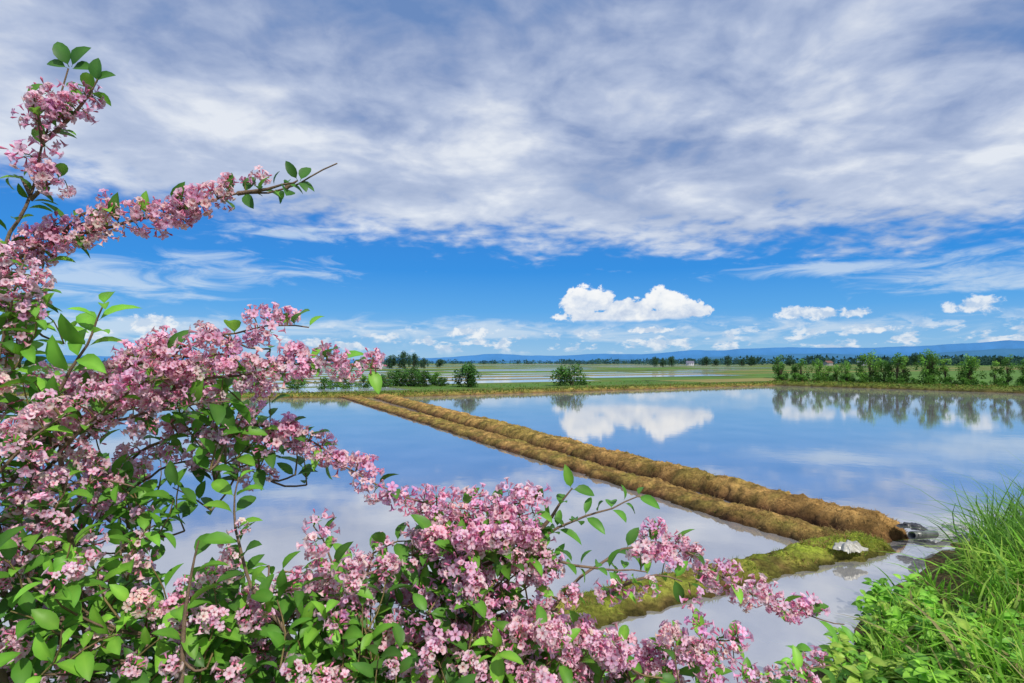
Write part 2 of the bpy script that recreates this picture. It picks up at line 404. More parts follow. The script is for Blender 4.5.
for _ in range(440):
    X=random.uniform(1.5,11); Yt=np.interp(X,ex,ey)
    Y=Yt-.3-random.uniform(0,1)**1.1*min(5.5,Yt-2.6)
    if X/max(Y,.1)<.46+.1*random.random() and Y>2: continue
    tall=.55 if X/Y<.62 else (.78 if X/Y<.80 else 1.15)
    patch=fb(X*.8,Y*.8,21)
    nb=random.randint(9,24); hb_=random.uniform(.26,.56)*tall*(1+.7*patch); r=random.uniform(.03,.11)
    tone=random.choice([(.28,.62,.05),(.36,.70,.07),(.20,.50,.04),(.46,.70,.10)])
    for _ in range(nb):
        px_=X+random.gauss(0,r); py_=Y+random.gauss(0,r)
        zz=bank_z(px_,py_)
        if zz<.05: continue
        pts.append((px_,py_,zz-.02)); hts.append(hb_*random.uniform(.5,1.3)); wd.append(random.uniform(.012,.028))
        f_=random.uniform(.65,1.2); cs.append((tone[0]*f_,tone[1]*f_,tone[2]*f_) if random.random()>.06 else (.48,.40,.17))
for _ in range(26): # tall reedy tufts by the water
    X=random.uniform(5.2,8.5); Y=X/random.uniform(.83,1.0)
    if Y>np.interp(X,ex,ey)-.3: Y=np.interp(X,ex,ey)-.3
    for _k in range(34):
        px_=X+random.gauss(0,.12); py_=Y+random.gauss(0,.12); zz=bank_z(px_,py_)
        f_=random.uniform(.7,1.2); pts.append((px_,py_,zz-.02)); hts.append(random.uniform(.5,1.15)); wd.append(random.uniform(.010,.020)); cs.append((.17*f_,.38*f_,.05*f_))
for _ in range(5500): # short understory
    X=random.uniform(.6,12); Yt=np.interp(X,ex,ey); Y=Yt-random.random()*min(6,Yt-1.0); zz=bank_z(X,Y)
    if zz<.04: continue
    pts.append((X,Y,zz-.01)); hts.append(random.uniform(.06,.18)); wd.append(random.uniform(.008,.018)); f_=random.uniform(.6,1.2); cs.append((.24*f_,.48*f_,.05*f_))
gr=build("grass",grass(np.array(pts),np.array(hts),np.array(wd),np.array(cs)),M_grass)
tag(gr,"lush bright green tall grass on the bank","grass","stuff")
# short straw and moss on levees
pts=[];hts=[];wd=[];cs=[]
def seedlev(Pg,n,maxrow,gp,hmax,gc=(.22,.29,.035)):
    a,b=Pg.shape[:2]; mr=int(a*maxrow)
    for _ in range(n):
        i=int((random.random()**1.7)*mr); j=random.randint(3,b-4); p=Pg[min(i,a-1),j]
        if p[2]<.04: continue
        q=Pg[min(i+1,a-1),j+1]; t=random.random(); p=p*(1-t)+q*t
        g=fb(p[0]*.9,p[1]*.9,4.4)
        if fb(p[0]*1.7,p[1]*1.7,9.4)<-.08: continue
        pts.append((p[0],p[1],p[2]-.01)); hts.append(random.uniform(.02,hmax)); wd.append(random.uniform(.004,.009))
        if random.random()<gp+g*1.1: f_=random.uniform(.5,1.2); cs.append((gc[0]*f_,gc[1]*f_,gc[2]*f_))
        else: f_=random.uniform(.5,1.3); cs.append((.52*f_,.34*f_,.12*f_))
seedlev(PA,13000,.7,.14,.07); seedlev(PB,11000,.7,.28,.07); seedlev(PC,13000,1,.85,.08,(.32,.44,.05))
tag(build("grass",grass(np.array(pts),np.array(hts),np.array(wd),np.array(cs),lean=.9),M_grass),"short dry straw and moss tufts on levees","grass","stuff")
# rough grass on the far edges
pts=[];hts=[];wd=[];cs=[]
for Pg,n in ((PD,9000),(PE,7000)):
    a,b=Pg.shape[:2]
    for _ in range(n):
        p=Pg[random.randint(0,a-1),random.randint(2,b-3)]
        if p[2]<.1: continue
        pts.append((p[0]+random.gauss(0,.15),p[1]+random.gauss(0,.15),p[2]-.03)); hts.append(random.uniform(.08,.28)); wd.append(random.uniform(.04,.09))
        f_=random.uniform(.6,1.3); cs.append((.18*f_,.28*f_,.04*f_) if random.random()<.8 else (.3*f_,.22*f_,.08*f_))
for _ in range(9000):
    u_=random.uniform(-45,42); v_=random.uniform(.5,14); q=O+U*u_+Vd*v_
    if v_>3.6 and random.random()<.85: continue
    pts.append((q[0],q[1],fz)); hts.append(random.uniform(.1,.30)); wd.append(random.uniform(.04,.1))
    f_=random.uniform(.6,1.3); cs.append((.16*f_,.32*f_,.04*f_) if random.random()<.8 else (.28*f_,.24*f_,.08*f_))
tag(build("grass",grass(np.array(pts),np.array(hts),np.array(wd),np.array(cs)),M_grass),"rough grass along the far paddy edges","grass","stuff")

# ------------------------------------------------------------------ trees
def tube(pts,r0,r1,c,n=6):
    pts=np.asarray(pts,float); m=len(pts); T=nrm(np.gradient(pts,axis=0))
    ref=np.array((.13,.31,.94)); A=nrm(np.cross(T,ref)); B=np.cross(T,A)
    rr=np.linspace(r0,r1,m)[:,None]; rings=[]
    for k_ in range(n):
        th=2*math.pi*k_/n; rings.append(pts+rr*(A*math.cos(th)+B*math.sin(th)))
    V=np.stack(rings,1).reshape(-1,3); idx=np.arange(m*n).reshape(m,n); j=np.roll(idx,-1,axis=1)
    q=np.stack([idx[:-1],j[:-1],j[1:],idx[1:]],-1).reshape(-1,4)
    return V,q.ravel(),np.full(len(q),4),np.tile(np.asarray(c,float),(len(V),1))
leafq=chunk([(-.5,0,0),(0,-.05,.12),(.5,0,0),(.05,1,.05)],[(0,1,3),(1,2,3)],(1,1,1))
def make_tree(kind,seed):
    r=random.Random(seed); g=np.random.default_rng(seed)
    Hh,Wd,lo,ncl,nl,ls=dict(bush=(2.5,3.8,.02,26,90,.19),wide=(2.1,4.9,.02,26,85,.19),young=(3.3,2.6,.08,22,62,.16),slim=(3.9,1.8,.10,20,56,.15),tall=(9,8,.2,34,70,.5))[kind]
    s=Hh/3
    wood=[]; crown=[]
    nst=1 if kind in('tall','slim') else r.randint(2,4)
    cen=[]
    for i in range(ncl):
        a=r.uniform(0,6.283); h=lo+(1-lo)*(i+.5)/ncl; prof=math.sin(math.pi*min(1,max(.05,(h-lo)/(1-lo)*.82+.14)))**.6
        rad=math.sqrt(r.random())*Wd/2*prof*.85
        cen.append(np.array((rad*math.cos(a),rad*math.sin(a),h*Hh*.93+r.uniform(-.06,.06)*Hh)))
    for k_ in range(nst):
        a=r.uniform(0,6.28); o=.12*s
        bx=np.array((o*math.cos(a),o*math.sin(a),-.1)); tx=np.array((Wd*.12*math.cos(a),Wd*.12*math.sin(a),Hh*.72))
        wood.append(tube([bx,bx*.5+tx*.25+np.array((0,0,.1*Hh)),tx*.6+np.array((.05,.03,.1*Hh)),tx],.05*s*1.3,.015*s,(1,1,1)))
    for c in cen:
        st_=np.array((0,0,max(.12*Hh,c[2]*.45))); md=(st_+c)/2+np.array((0,0,.06*Hh))
        wood.append(tube([st_,md,c],.022*s,.006*s,(1,1,1),4))
        rc=Wd*r.uniform(.10,.17) if kind!='tall' else Wd*r.uniform(.12,.2)
        m=nl; d=nrm(g.normal(size=(m,3))); T=c+d*rc*(g.random((m,1))**.45)*np.array((1,1,.85 if kind in('bush','wide') else 1.35))
        T[:,2]=np.maximum(T[:,2],.05)
        R=frames(nrm(d+g.normal(0,.6,(m,3))),nrm(d*.5+np.array((0,0,1))+g.normal(0,.3,(m,3))))
        R=R*(ls*g.uniform(.6,1.2,(m,1,1)))
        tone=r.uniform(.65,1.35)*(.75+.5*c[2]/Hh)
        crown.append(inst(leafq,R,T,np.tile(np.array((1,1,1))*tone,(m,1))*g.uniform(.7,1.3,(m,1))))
    return wood,crown
def tinted(ch,c): return [(V,L,S,C*np.array(c)) for V,L,S,C in ch]
def tree_kind(kind,seed,col,name):
    w_,c_=make_tree(kind,seed)
    t=build("trunk",tinted(w_,(.10,.075,.05)),M_bark,link=False); c=build("crown",tinted(c_,col),M_crown,link=False)
    return (name,t.data,c.data)
protos={}
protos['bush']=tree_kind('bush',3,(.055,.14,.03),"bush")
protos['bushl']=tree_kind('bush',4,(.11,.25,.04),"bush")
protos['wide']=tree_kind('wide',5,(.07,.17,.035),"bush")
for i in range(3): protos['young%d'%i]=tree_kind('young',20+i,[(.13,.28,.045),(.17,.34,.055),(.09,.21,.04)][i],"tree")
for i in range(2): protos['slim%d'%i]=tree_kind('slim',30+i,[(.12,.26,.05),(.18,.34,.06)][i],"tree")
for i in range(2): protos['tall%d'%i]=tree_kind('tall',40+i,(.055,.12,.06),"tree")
def put(kind,x_,y_,z_,s,label,cat,group=None,sx=1.0,name=None):
    n_,tm,cm=protos[kind]
    e_=bpy.data.objects.new(name or n_,None); COL.objects.link(e_); e_.location=(x_,y_,z_)
    e_.rotation_euler=(0,0,random.uniform(0,6.28)); e_.scale=(s*sx,s*sx,s)
    for nm,me in (("trunk",tm),("crown",cm)):
        o=bpy.data.objects.new(nm,me); COL.objects.link(o); o.parent=e_
    tag(e_,label,cat,None,group)
put('bush',-4.6,59,fz,.95,"rounded dark green bush standing alone on levee","bush",name="round_bush")
put('wide',6.4,61,fz,1.0,"wide low dark green bush beside far paddy","bush",name="wide_bush")
grp="young trees along the paddy edge"
for i in range(29):
    t=i/28; X=31.6+t*20.5+random.uniform(-.4,.5); Y=68.4-t*24.5+random.uniform(-.3,.9)
    kd=random.choice(['young0','young1','young2','slim0','slim1','young0'])
    put(kd,X,Y,.35,random.uniform(.62,1.18)*(.84+.20*t),"leafy light green young tree on the paddy bank","tree",grp)
for i in range(24):
    t=(i+.5)/24; X=31.3+t*20.5+random.uniform(-.4,.5); Y=67.4-t*24.5+random.uniform(-.3,.5)
    put('bushl',X,Y,.3,random.uniform(.22,.46),"low green shrub below the young trees","bush","low shrubs beneath the tree row",name="shrub")
for X,Y,s,kd in [(-7.4,61,.40,'bush'),(-8.4,63,.55,'bushl'),(-9.5,60,.66,'bush'),(-10.9,61,.78,'bush'),(-12.3,60,.7,'bush'),(-13.4,58,.6,'wide'),(-14.6,56,.5,'bushl'),(-16,54,.55,'bushl'),(-17.5,53,.5,'wide'),(-20,53,.6,'bushl'),(-24,52,.7,'bush'),(-29,50,.7,'young0'),(-35,50,.8,'bush')]:
    put(kd,X,Y,fz,s,"green shrub on grassy field edge","bush","shrubs on the grassy field edge",name="shrub")
for pxx,D,s in [(392,230,.6),(404,230,.75),(414,250,.7),(424,260,.5),(440,320,.5),(655,360,.7),(663,350,.6),(672,380,.75),(706,440,.8),(716,420,.6),(728,450,.9),(742,440,.6),(752,470,.8),(790,460,.6),(905,400,.8),(915,390,1.0),(925,410,.8),(1000,400,.8)]:
    put('tall%d'%random.randint(0,1),(pxx-512)/F*D,D,fz,s,"dark green tree standing on the far plain","tree","scattered trees on the far plain",sx=random.uniform(.9,1.5))
# far woods
ch=[]
for (p0,p1,D,h,n) in [(820,1060,700,10,120),(740,1150,1000,13,180),(640,760,800,8,60),(560,760,1300,11,90),(380,640,1500,10,110),(-500,420,900,8,260),(880,1200,560,8,80),(560,600,900,6,10),(1040,1800,700,9,120),(430,760,2200,12,110)]:
    for _ in range(n):
        X=((random.uniform(p0,p1)-512)/F)*D; Y=D*random.uniform(.95,1.1); hh=h*random.uniform(.4,1.2); m=34
        d=nrm(rng.normal(size=(m,3))); T=np.array((X,Y,hh*.5))+d*np.array((hh*.8,hh*.6,hh*.5))*(rng.random((m,1))**.4)
        R=frames(d,nrm(rng.normal(size=(m,3))+np.array((0,0,1))))*(hh*.32*rng.uniform(.5,1.2,(m,1,1)))
        ch.append(inst(leafq,R,T,np.tile(np.array((.04,.10,.085))*random.uniform(.7,1.2),(m,1))))
tag(build("woodland",ch,M_crown),"dark distant belts of trees on the plain","woodland","stuff")
M_wall=earth_mat("house_wall",2,.05,.08); M_roof=earth_mat("house_roof",2,.05,.12)
def house(X,Y,s,wc,rc,lab):
    e_=bpy.data.objects.new("farmhouse",None); COL.objects.link(e_); e_.location=(X,Y,fz); e_.scale=(s,s,s); e_.rotation_euler=(0,0,random.uniform(-.5,.5))
    tag(e_,lab,"house",None,"farmhouses on the plain")
    a,b,h,r=6,4,5,7.5
    build("wall",[chunk([(-a,-b,0),(a,-b,0),(a,b,0),(-a,b,0),(-a,-b,h),(a,-b,h),(a,b,h),(-a,b,h),(-a,0,r),(a,0,r)],[(0,1,5,4),(2,3,7,6),(1,2,6,9,5),(3,0,4,8,7)],wc)],M_wall,parent=e_)
    build("roof",[chunk([(-a-.8,-b-.9,h-.5),(a+.8,-b-.9,h-.5),(a+.8,0,r+.25),(-a-.8,0,r+.25),(-a-.8,b+.9,h-.5),(a+.8,b+.9,h-.5)],[(0,1,2,3),(3,2,5,4)],rc)],M_roof,parent=e_)
    for k_ in (-3.5,0,3.5): build("window",[chunk([(k_-.7,-b-.02,1.6),(k_+.7,-b-.02,1.6),(k_+.7,-b-.02,3.2),(k_-.7,-b-.02,3.2)],[(0,1,2,3)],(.05,.06,.08))],M_roof,parent=e_)
for pxx,D,wc,rc,lab in [(828,540,(.35,.34,.32),(.2,.1,.08),"cream farmhouse with red gabled roof"),(862,530,(.4,.4,.4),(.12,.16,.24),"white farmhouse with blue gabled roof"),(690,600,(.4,.4,.4),(.15,.15,.2),"white farmhouse with grey gabled roof")]:
    house((pxx-512)/F*D,D,.6,wc,rc,lab)

# ------------------------------------------------------------------ flowering shrub
def S(px_,py_,d): return np.array(((px_-512)/F*d,d,EYE-(py_-363)/F*d))
ROOT=np.array((-.70,1.2,.60))
def catmull(P_,step=.012):
    P_=[np.array(p,float) for p in P_]; P_=[2*P_[0]-P_[1]]+P_+[2*P_[-1]-P_[-2]]; out=[]
    for i in range(1,len(P_)-2):
        p0,p1,p2,p3=P_[i-1:i+3]; n=max(2,int(np.linalg.norm(p2-p1)/step))
        for k_ in range(n):
            t=k_/n; out.append(.5*((2*p1)+(-p0+p2)*t+(2*p0-5*p1+4*p2-p3)*t*t+(-p0+3*p1-3*p2+p3)*t**3))
    out.append(P_[-2]); return np.array(out)
wood=[]; leafR=[];leafT=[];leafC=[]; clusters=[]; nodes=[]
GREENS=[(.09,.25,.03),(.12,.32,.035),(.16,.40,.045),(.07,.19,.03),(.20,.46,.05)]
def add_leaf(p,d,size,tone,wide=1.0):
    d=nrm(d); up=nrm(np.array((random.gauss(0,.35),random.gauss(-.35,.35),1.0)))
    if abs(np.dot(up,d))>.95: up=nrm(np.array((0,-1,.2)))
    R=frames(d[None],up[None])[0]*size
    R=R*np.array((wide*random.uniform(.85,1.15),1,1))[None,:]
    leafR.append(R); leafT.append(p); f_=random.uniform(.75,1.25); leafC.append((tone[0]*f_,tone[1]*f_,tone[2]*f_))
def perp(T):
    v=np.array([random.gauss(0,1) for _ in range(3)]); v-=T*np.dot(v,T); return nrm(v)
DENS=1.22
def dress(C,t0,t1,fl,lf,lsize=.044,tone=None,spread=.03,step=.035,csize=1.0,wide=1.0):
    L=len(C); T=nrm(np.gradient(C,axis=0)); k_=max(1,int(step/.012))
    side=perp(T[0]); fl=fl*DENS
    for i in range(int(t0*L),int(t1*L),k_):
        i=min(i,L-1); t=T[i]; side=nrm(np.cross(t,side)+.25*perp(t))
        for sg in (1,-1):
            if random.random()<lf:
                add_leaf(C[i]+side*sg*.004,t*random.uniform(.2,.8)+side*sg+np.array((0,0,random.uniform(-.3,.3))),lsize*random.uniform(.65,1.2),tone or random.choice(GREENS),wide)
        f2=fl*(.65+.7*(.5+fb(C[i][0]*9,C[i][2]*9,3.3)))
        n=int(f2)+(random.random()<f2-int(f2))
        for _ in range(n):
            o=perp(t); o=nrm(o+np.array((0,-.45,.25))); p=C[i]+o*random.uniform(.35,1)*spread
            wood.append(tube([C[i],(C[i]+p)/2+np.array((0,0,.003)),p],.0011,.0008,(.8,1.0,.5),4))
            clusters.append((p,o,csize*random.uniform(.66,1.12)))
def branch(pts,fl,lf,fr=(.1,1.0),lr=(.1,1.0),r0=.004,root=True,**kw):
    W=[S(*p) for p in pts]
    if root:
        a=W[0]; mid=ROOT*.5+a*.5+np.array((0,.03,-.06)); C0=catmull([ROOT,mid,a,W[1]],.05)[:-1]
        n=len(catmull([ROOT,mid,a],.05)); wood.append(tube(C0[:n],.009,r0,(1,1,1),6))
    C=catmull(W)
    wig=np.array([[.006*fb(q[0]*14,q[2]*14,1),0,.006*fb(q[0]*14,q[2]*14,7)] for q in C]); C=C+wig
    wood.append(tube(C[::2],r0,.0012,(1,1,1),6)); nodes.append(C[::4])
    dress(C,fr[0],fr[1],fl,0,**kw); dress(C,lr[0],lr[1],0,lf,**kw)
    return C
d=.95
DK=(.06,.18,.03)
branch([(-40,360,d),(-5,270,d),(28,200,d),(45,140,d),(58,95,d),(70,62,d)],2.2,.45,fr=(.64,.90),lr=(.3,.95),spread=.028,lsize=.036)
branch([(45,140,d),(70,115,d),(90,92,d),(100,75,d)],2.2,.6,fr=(.3,.85),lr=(.2,.9),root=False,spread=.024,lsize=.036)
branch([(45,145,d),(38,115,d-.03),(26,98,d-.04)],2.0,.3,fr=(.5,.98),root=False,spread=.022)
TP=S(69,68,d)
for dx,dz,sz in [(-.35,1,.040),(.9,.9,.042),(1.2,.0,.036),(-1,.25,.030)]:
    leafR.append(frames(np.array([[dx,-.25,dz]]),np.array([[.2,-1,.5]]))[0]*sz*np.array((1.35,1,1))[None,:]); leafT.append(TP+np.array((dx,0,dz))*.006); leafC.append(DK)
TP=S(97,80,d)
for dx,dz,sz in [(.1,1,.036),(1.2,.4,.032)]:
    leafR.append(frames(np.array([[dx,-.25,dz]]),np.array([[.1,-1,.5]]))[0]*sz*np.array((1.35,1,1))[None,:]); leafT.append(TP); leafC.append(DK)
branch([(30,200,d),(50,182,d),(62,180,d)],1.3,.6,root=False,fr=(.5,1),spread=.02,lsize=.03)
branch([(30,196,d),(20,180,d),(5,175,d)],0,.6,root=False,lsize=.03)
branch([(-60,330,1.02),(0,270,1.0),(60,240,1.0),(120,224,1.0),(190,206,1.0),(240,194,1.0),(285,188,1.0),(338,163,1.0)],3.1,.4,fr=(.05,.79),lr=(.05,.86),spread=.026)
branch([(240,194,1.0),(275,186,.99),(300,180,.98)],1.0,.9,root=False,fr=(.1,.5),lsize=.030,tone=DK,wide=1.3)
branch([(285,188,1.0),(297,180,1.0)],0,1.0,root=False,lsize=.034,tone=DK,wide=1.3)
branch([(60,240,1.0),(80,215,1.0),(110,210,1.0)],1.2,.5,root=False,spread=.020)
branch([(-60,460,.9),(-15,390,.9),(5,330,.9),(15,290,.9),(25,255,.92)],1.8,.4,fr=(.2,1.0),spread=.034)
branch([(-60,400,1.0),(0,350,1.0),(30,300,1.0),(45,262,1.0)],.7,.6,fr=(.2,1.0),spread=.026)
branch([(-40,520,.85),(0,470,.85),(35,435,.86),(70,412,.88)],1.9,.4,fr=(.2,1.0),spread=.040)
branch([(30,440,.95),(65,380,.95),(90,340,.95),(103,305,.95)],0,1.0,lr=(.5,1),lsize=.056,tone=(.17,.44,.05),step=.024)
branch([(-60,560,1.0),(20,470,1.0),(75,405,1.0),(125,368,1.0),(185,345,1.0),(250,330,1.0),(310,326,1.0)],2.0,.4,fr=(.3,.98),spread=.030)
branch([(10,500,1.0),(100,425,1.0),(180,388,.98),(250,372,.98),(320,362,.98),(380,368,.98)],2.3,.4,fr=(.3,1.0),spread=.027)
branch([(120,372,1.0),(160,355,.97),(200,356,.97),(235,352,.97)],1.9,.4,root=False,spread=.034)
branch([(60,450,.95),(110,405,.93),(140,385,.93),(170,378,.93)],1.8,.5,fr=(.3,1),spread=.036)
branch([(30,460,.97),(80,430,.97),(140,415,.97),(190,405,.97),(230,400,.97)],1.7,.5,fr=(.2,1),spread=.032)
branch([(-20,640,1.1),(60,530,1.1),(130,460,1.08),(200,428,1.06),(260,425,1.05),(310,440,1.05),(350,470,1.04),(400,494,1.03),(450,508,1.02),(500,506,1.0),(538,500,1.0)],2.3,.35,fr=(.3,1),spread=.028)
branch([(200,428,1.06),(225,445,1.0),(250,400,1.0)],1.0,.6,root=False,spread=.026)
branch([(30,600,1.15),(100,520,1.12),(160,470,1.1),(220,460,1.1),(270,480,1.1)],.9,.6,fr=(.3,1),spread=.028)
branch([(150,720,1.0),(260,640,1.0),(350,585,1.0),(420,550,1.0),(480,530,1.0),(535,512,1.0)],2.1,.55,fr=(.3,1),spread=.043)
branch([(200,760,1.02),(330,680,1.0),(430,630,.98),(500,585,.98),(555,550,1.0)],2.1,.55,fr=(.25,1),spread=.046)
branch([(260,790,1.05),(430,700,1.02),(510,650,1.0),(555,620,1.0),(556,600,1.0)],2.0,.55,fr=(.25,1),spread=.043)
branch([(420,760,1.05),(500,690,1.05),(560,600,1.05),(605,560,1.08),(652,543,1.1),(700,560,1.1),(742,590,1.1),(795,611,1.12),(850,628,1.14)],2.2,.4,fr=(.56,.94),lr=(.2,1.0),spread=.024)
branch([(500,760,1.0),(590,700,1.0),(650,665,1.0),(700,640,1.0),(740,640,1.0)],2.0,.5,fr=(.2,1),spread=.040)
branch([(480,780,.95),(560,710,.95),(605,670,.95),(625,645,.95)],2.2,.4,fr=(.2,1),spread=.045)
branch([(620,780,1.05),(700,715,1.05),(760,680,1.05),(830,665,1.07)],1.5,.6,fr=(.2,1),spread=.030)
branch([(470,570,1.0),(520,548,1.0),(565,525,1.0),(605,508,1.0),(645,494,1.0)],0,.9,lr=(.15,1),root=False,lsize=.042,tone=(.10,.28,.035))
branch([(520,548,1.0),(560,560,1.0),(590,568,1.0),(648,572,1.0)],.1,.9,root=False,lsize=.040,tone=(.10,.28,.035))
branch([(600,600,1.02),(625,585,1.03),(655,575,1.03),(690,582,1.03)],.3,.9,root=False,lsize=.038)
branch([(540,530,1.0),(560,505,1.0),(572,490,1.0)],0,1.0,root=False,lsize=.038)
branch([(290,640,.9),(250,580,.9),(235,520,.9),(240,470,.9)],.2,.9)
branch([(180,760,.85),(182,660,.85),(188,590,.85),(200,540,.85)],.2,.5,lr=(.3,1),r0=.006)
branch([(330,700,.95),(350,620,.95),(330,560,.95),(310,520,.95)],.8,.8,fr=(.4,1),spread=.03)
branch([(-30,600,.9),(20,560,.9),(60,500,.9),(70,470,.9)],1.1,.7)
branch([(-10,700,1.0),(50,620,1.0),(110,560,1.0),(160,520,1.0)],.9,.8)
branch([(60,760,.95),(130,660,.95),(190,600,.95),(240,570,.95)],1.1,.7,spread=.03)
branch([(-40,560,.95),(30,500,.95),(90,480,.95),(140,490,.95)],1.3,.6,spread=.032)
allnodes=np.concatenate(nodes)
def fill(cx,cy,rx,ry,d0,d1,n,fp,lf=.85,lsize=.045,nf=2):
    for _ in range(n):
        a=random.uniform(0,6.283); r=math.sqrt(random.random())
        p=S(cx+rx*r*math.cos(a),cy+ry*r*math.sin(a),random.uniform(d0,d1))
        dr=nrm(np.array((random.gauss(.3,.6),random.gauss(-.35,.4),random.gauss(.7,.5)))); ln=random.uniform(.07,.13)
        st_=p-dr*ln*.8-np.array((0,0,.03)); 
        nn=allnodes[np.argmin(np.sum((allnodes-st_)**2,1))]
        if np.linalg.norm(nn-st_)>.02: wood.append(tube(catmull([nn,(nn+st_)/2+np.array((0,.0,-.01)),st_],.03),.0022,.0018,(1,1,1),5))
        C=catmull([st_,(st_+p)/2+perp(dr)*.01,p]); wood.append(tube(C[::2],.0018,.001,(1,1.1,.7),4))
        tn=random.choice(GREENS)
        dress(C,.1,1.0,0,lf,lsize=lsize,tone=tn,step=.03)
        if random.random()<fp:
            for _ in range(nf): 
                o=nrm(dr+np.array([random.gauss(0,.7) for _ in range(3)])+np.array((0,-.4,.1))); clusters.append((p+o*.016,o,random.uniform(.70,1.12)))
fill(60,620,120,90,.8,1.25,74,.45)
fill(180,640,120,70,.85,1.25,62,.5)
fill(290,630,100,60,.85,1.2,52,.62)
fill(90,490,95,50,.95,1.25,28,.6)
fill(50,410,60,40,.9,1.1,14,.8)
fill(400,610,100,60,.9,1.15,46,.95,lf=.6,nf=3)
fill(480,560,70,40,.92,1.08,36,1.0,lf=.5,nf=3)
fill(520,650,90,35,.88,1.1,44,1.0,lf=.5,nf=3)
fill(640,665,90,25,.9,1.1,28,1.0,lf=.5,nf=3)
fill(400,670,140,25,.85,1.0,28,.7)
fill(200,385,90,20,.95,1.08,10,1.0)
fill(250,435,50,20,1.0,1.1,6,.9)
fill(15,310,28,60,.9,1.0,8,.8)

def leaf_template():
    V=[];C=[];Fc=[]; ws=[0,.17,.23,.21,.12,0]; ts=[0,.18,.4,.62,.84,1.0]
    for i,(t,w_) in enumerate(zip(ts,ws)):
        cz=-.22*t*t+.05*math.sin(t*3)
        if i in(0,5): V.append((0,t,cz)); C.append((.95,1,.9))
        else:
            V+=[(-w_,t+.02,cz+w_*.42),(0,t,cz),(w_,t+.02,cz+w_*.42)]; C+=[(.9,.95,.9),(1.4,1.25,1.3),(1.05,1.05,1)]
    Fc+=[(0,2,1),(0,3,2)]
    for k_ in range(3):
        a=1+3*k_; b=a+3; Fc+=[(a,a+1,b+1,b),(a+1,a+2,b+2,b+1)]
    a=10; Fc+=[(a,a+1,13),(a+1,a+2,13)]
    n=len(V); V+=[(-.012,-.1,-.02),(.012,-.1,-.02),(.012,.02,0),(-.012,.02,0)]; C+=[(1.3,1,.9)]*4; Fc.append((n,n+1,n+2,n+3))
    return chunk(V,Fc,C)
LT=leaf_template()
shrub=bpy.data.objects.new("flowering_shrub",None); COL.objects.link(shrub); shrub.location=tuple(ROOT)
tag(shrub,"tall arching weigela shrub covered in pink blossom clusters","shrub")
bpy.context.view_layer.update()
off=-ROOT
def child(name,chs,mat,smooth=False):
    chs=[(V+off,L,S_,C) for V,L,S_,C in chs]
    return build(name,chs,mat,smooth,parent=shrub)
b_=child("branches",tinted(wood,(.22,.15,.10)),M_bark,True)
l_=child("foliage",[inst(LT,np.array(leafR),np.array(leafT),np.array(leafC))],M_leaf,True)
def floret(open_=1.0):
    V=[];C=[];Fc=[]
    deep=np.array((.80,.28,.42)); mid=np.array((.93,.56,.67)); pale=np.array((.97,.80,.84)); thr=np.array((.96,.88,.70))
    z0,z1=-.9,.25; r0,r1=.09,.28
    for rr,zz,c in ((r0,z0,deep),(r0*1.6,(z0+z1)/2-.1,deep*1.1),(r1,z1,mid)):
        for k_ in range(5):
            a=2*math.pi*k_/5; V.append((rr*math.cos(a),rr*math.sin(a),zz)); C.append(c)
    for lv in (0,5):
        for k_ in range(5): j=(k_+1)%5; Fc.append((lv+k_,lv+j,lv+5+j,lv+5+k_))
    R_=1.0*open_; zt=z1+.45*(1.25-open_)
    for k_ in range(5):
        a=2*math.pi*(k_+.5)/5; ca,sa_=math.cos(a),math.sin(a); n=len(V)
        j=(k_+1)%5
        hw=.36
        def pt(r,s,zz): return (r*ca-s*sa_,r*sa_+s*ca,zz)
        V+= [pt(r1*.8,0,z1-.1),pt(R_*.62,-hw,zt+.05),pt(R_*.62,hw,zt+.05),pt(R_*.65,0,zt-.06),pt(R_,-hw*.6,zt-.02),pt(R_,hw*.6,zt-.02),pt(R_*1.08,0,zt+.0)]
        C+=[thr*.9,pale,pale,pale*1.02,mid*1.05,mid*1.05,mid]
        Fc+=[(10+k_,n+0,n+3,n+1),(10+j,n+2,n+3,n+0),(n+1,n+3,n+6,n+4),(n+3,n+2,n+5,n+6)]
    for k_ in range(3):
        a=k_*2.1; n=len(V); V+=[(.03,0,z1-.2),(-.03,.03,z1-.2),(.14*math.cos(a),.14*math.sin(a),zt+.35)]; C+=[(.9,.85,.6)]*3; Fc.append((n,n+1,n+2))
    return chunk(V,Fc,C)
def bud():
    V=[(0,0,-.8)];C=[(.64,.18,.30)];Fc=[]
    for rr,zz in((.12,-.3),(.22,.25)):
        for k_ in range(5): a=k_*1.2566; V.append((rr*math.cos(a),rr*math.sin(a),zz)); C.append((.82,.30,.43))
    V.append((0,0,.6)); C.append((.90,.46,.55))
    for k_ in range(5): j=(k_+1)%5; Fc+=[(0,1+j,1+k_),(1+k_,1+j,6+j,6+k_),(6+k_,6+j,11)]
    return chunk(V,Fc,C)
FL=[floret(1.0),floret(.85),floret(.65)]; BU=bud()
sepal=chunk([(-.1,0,0),(.1,0,0),(0,.12,.7)],[(0,1,2)],(.12,.25,.04))
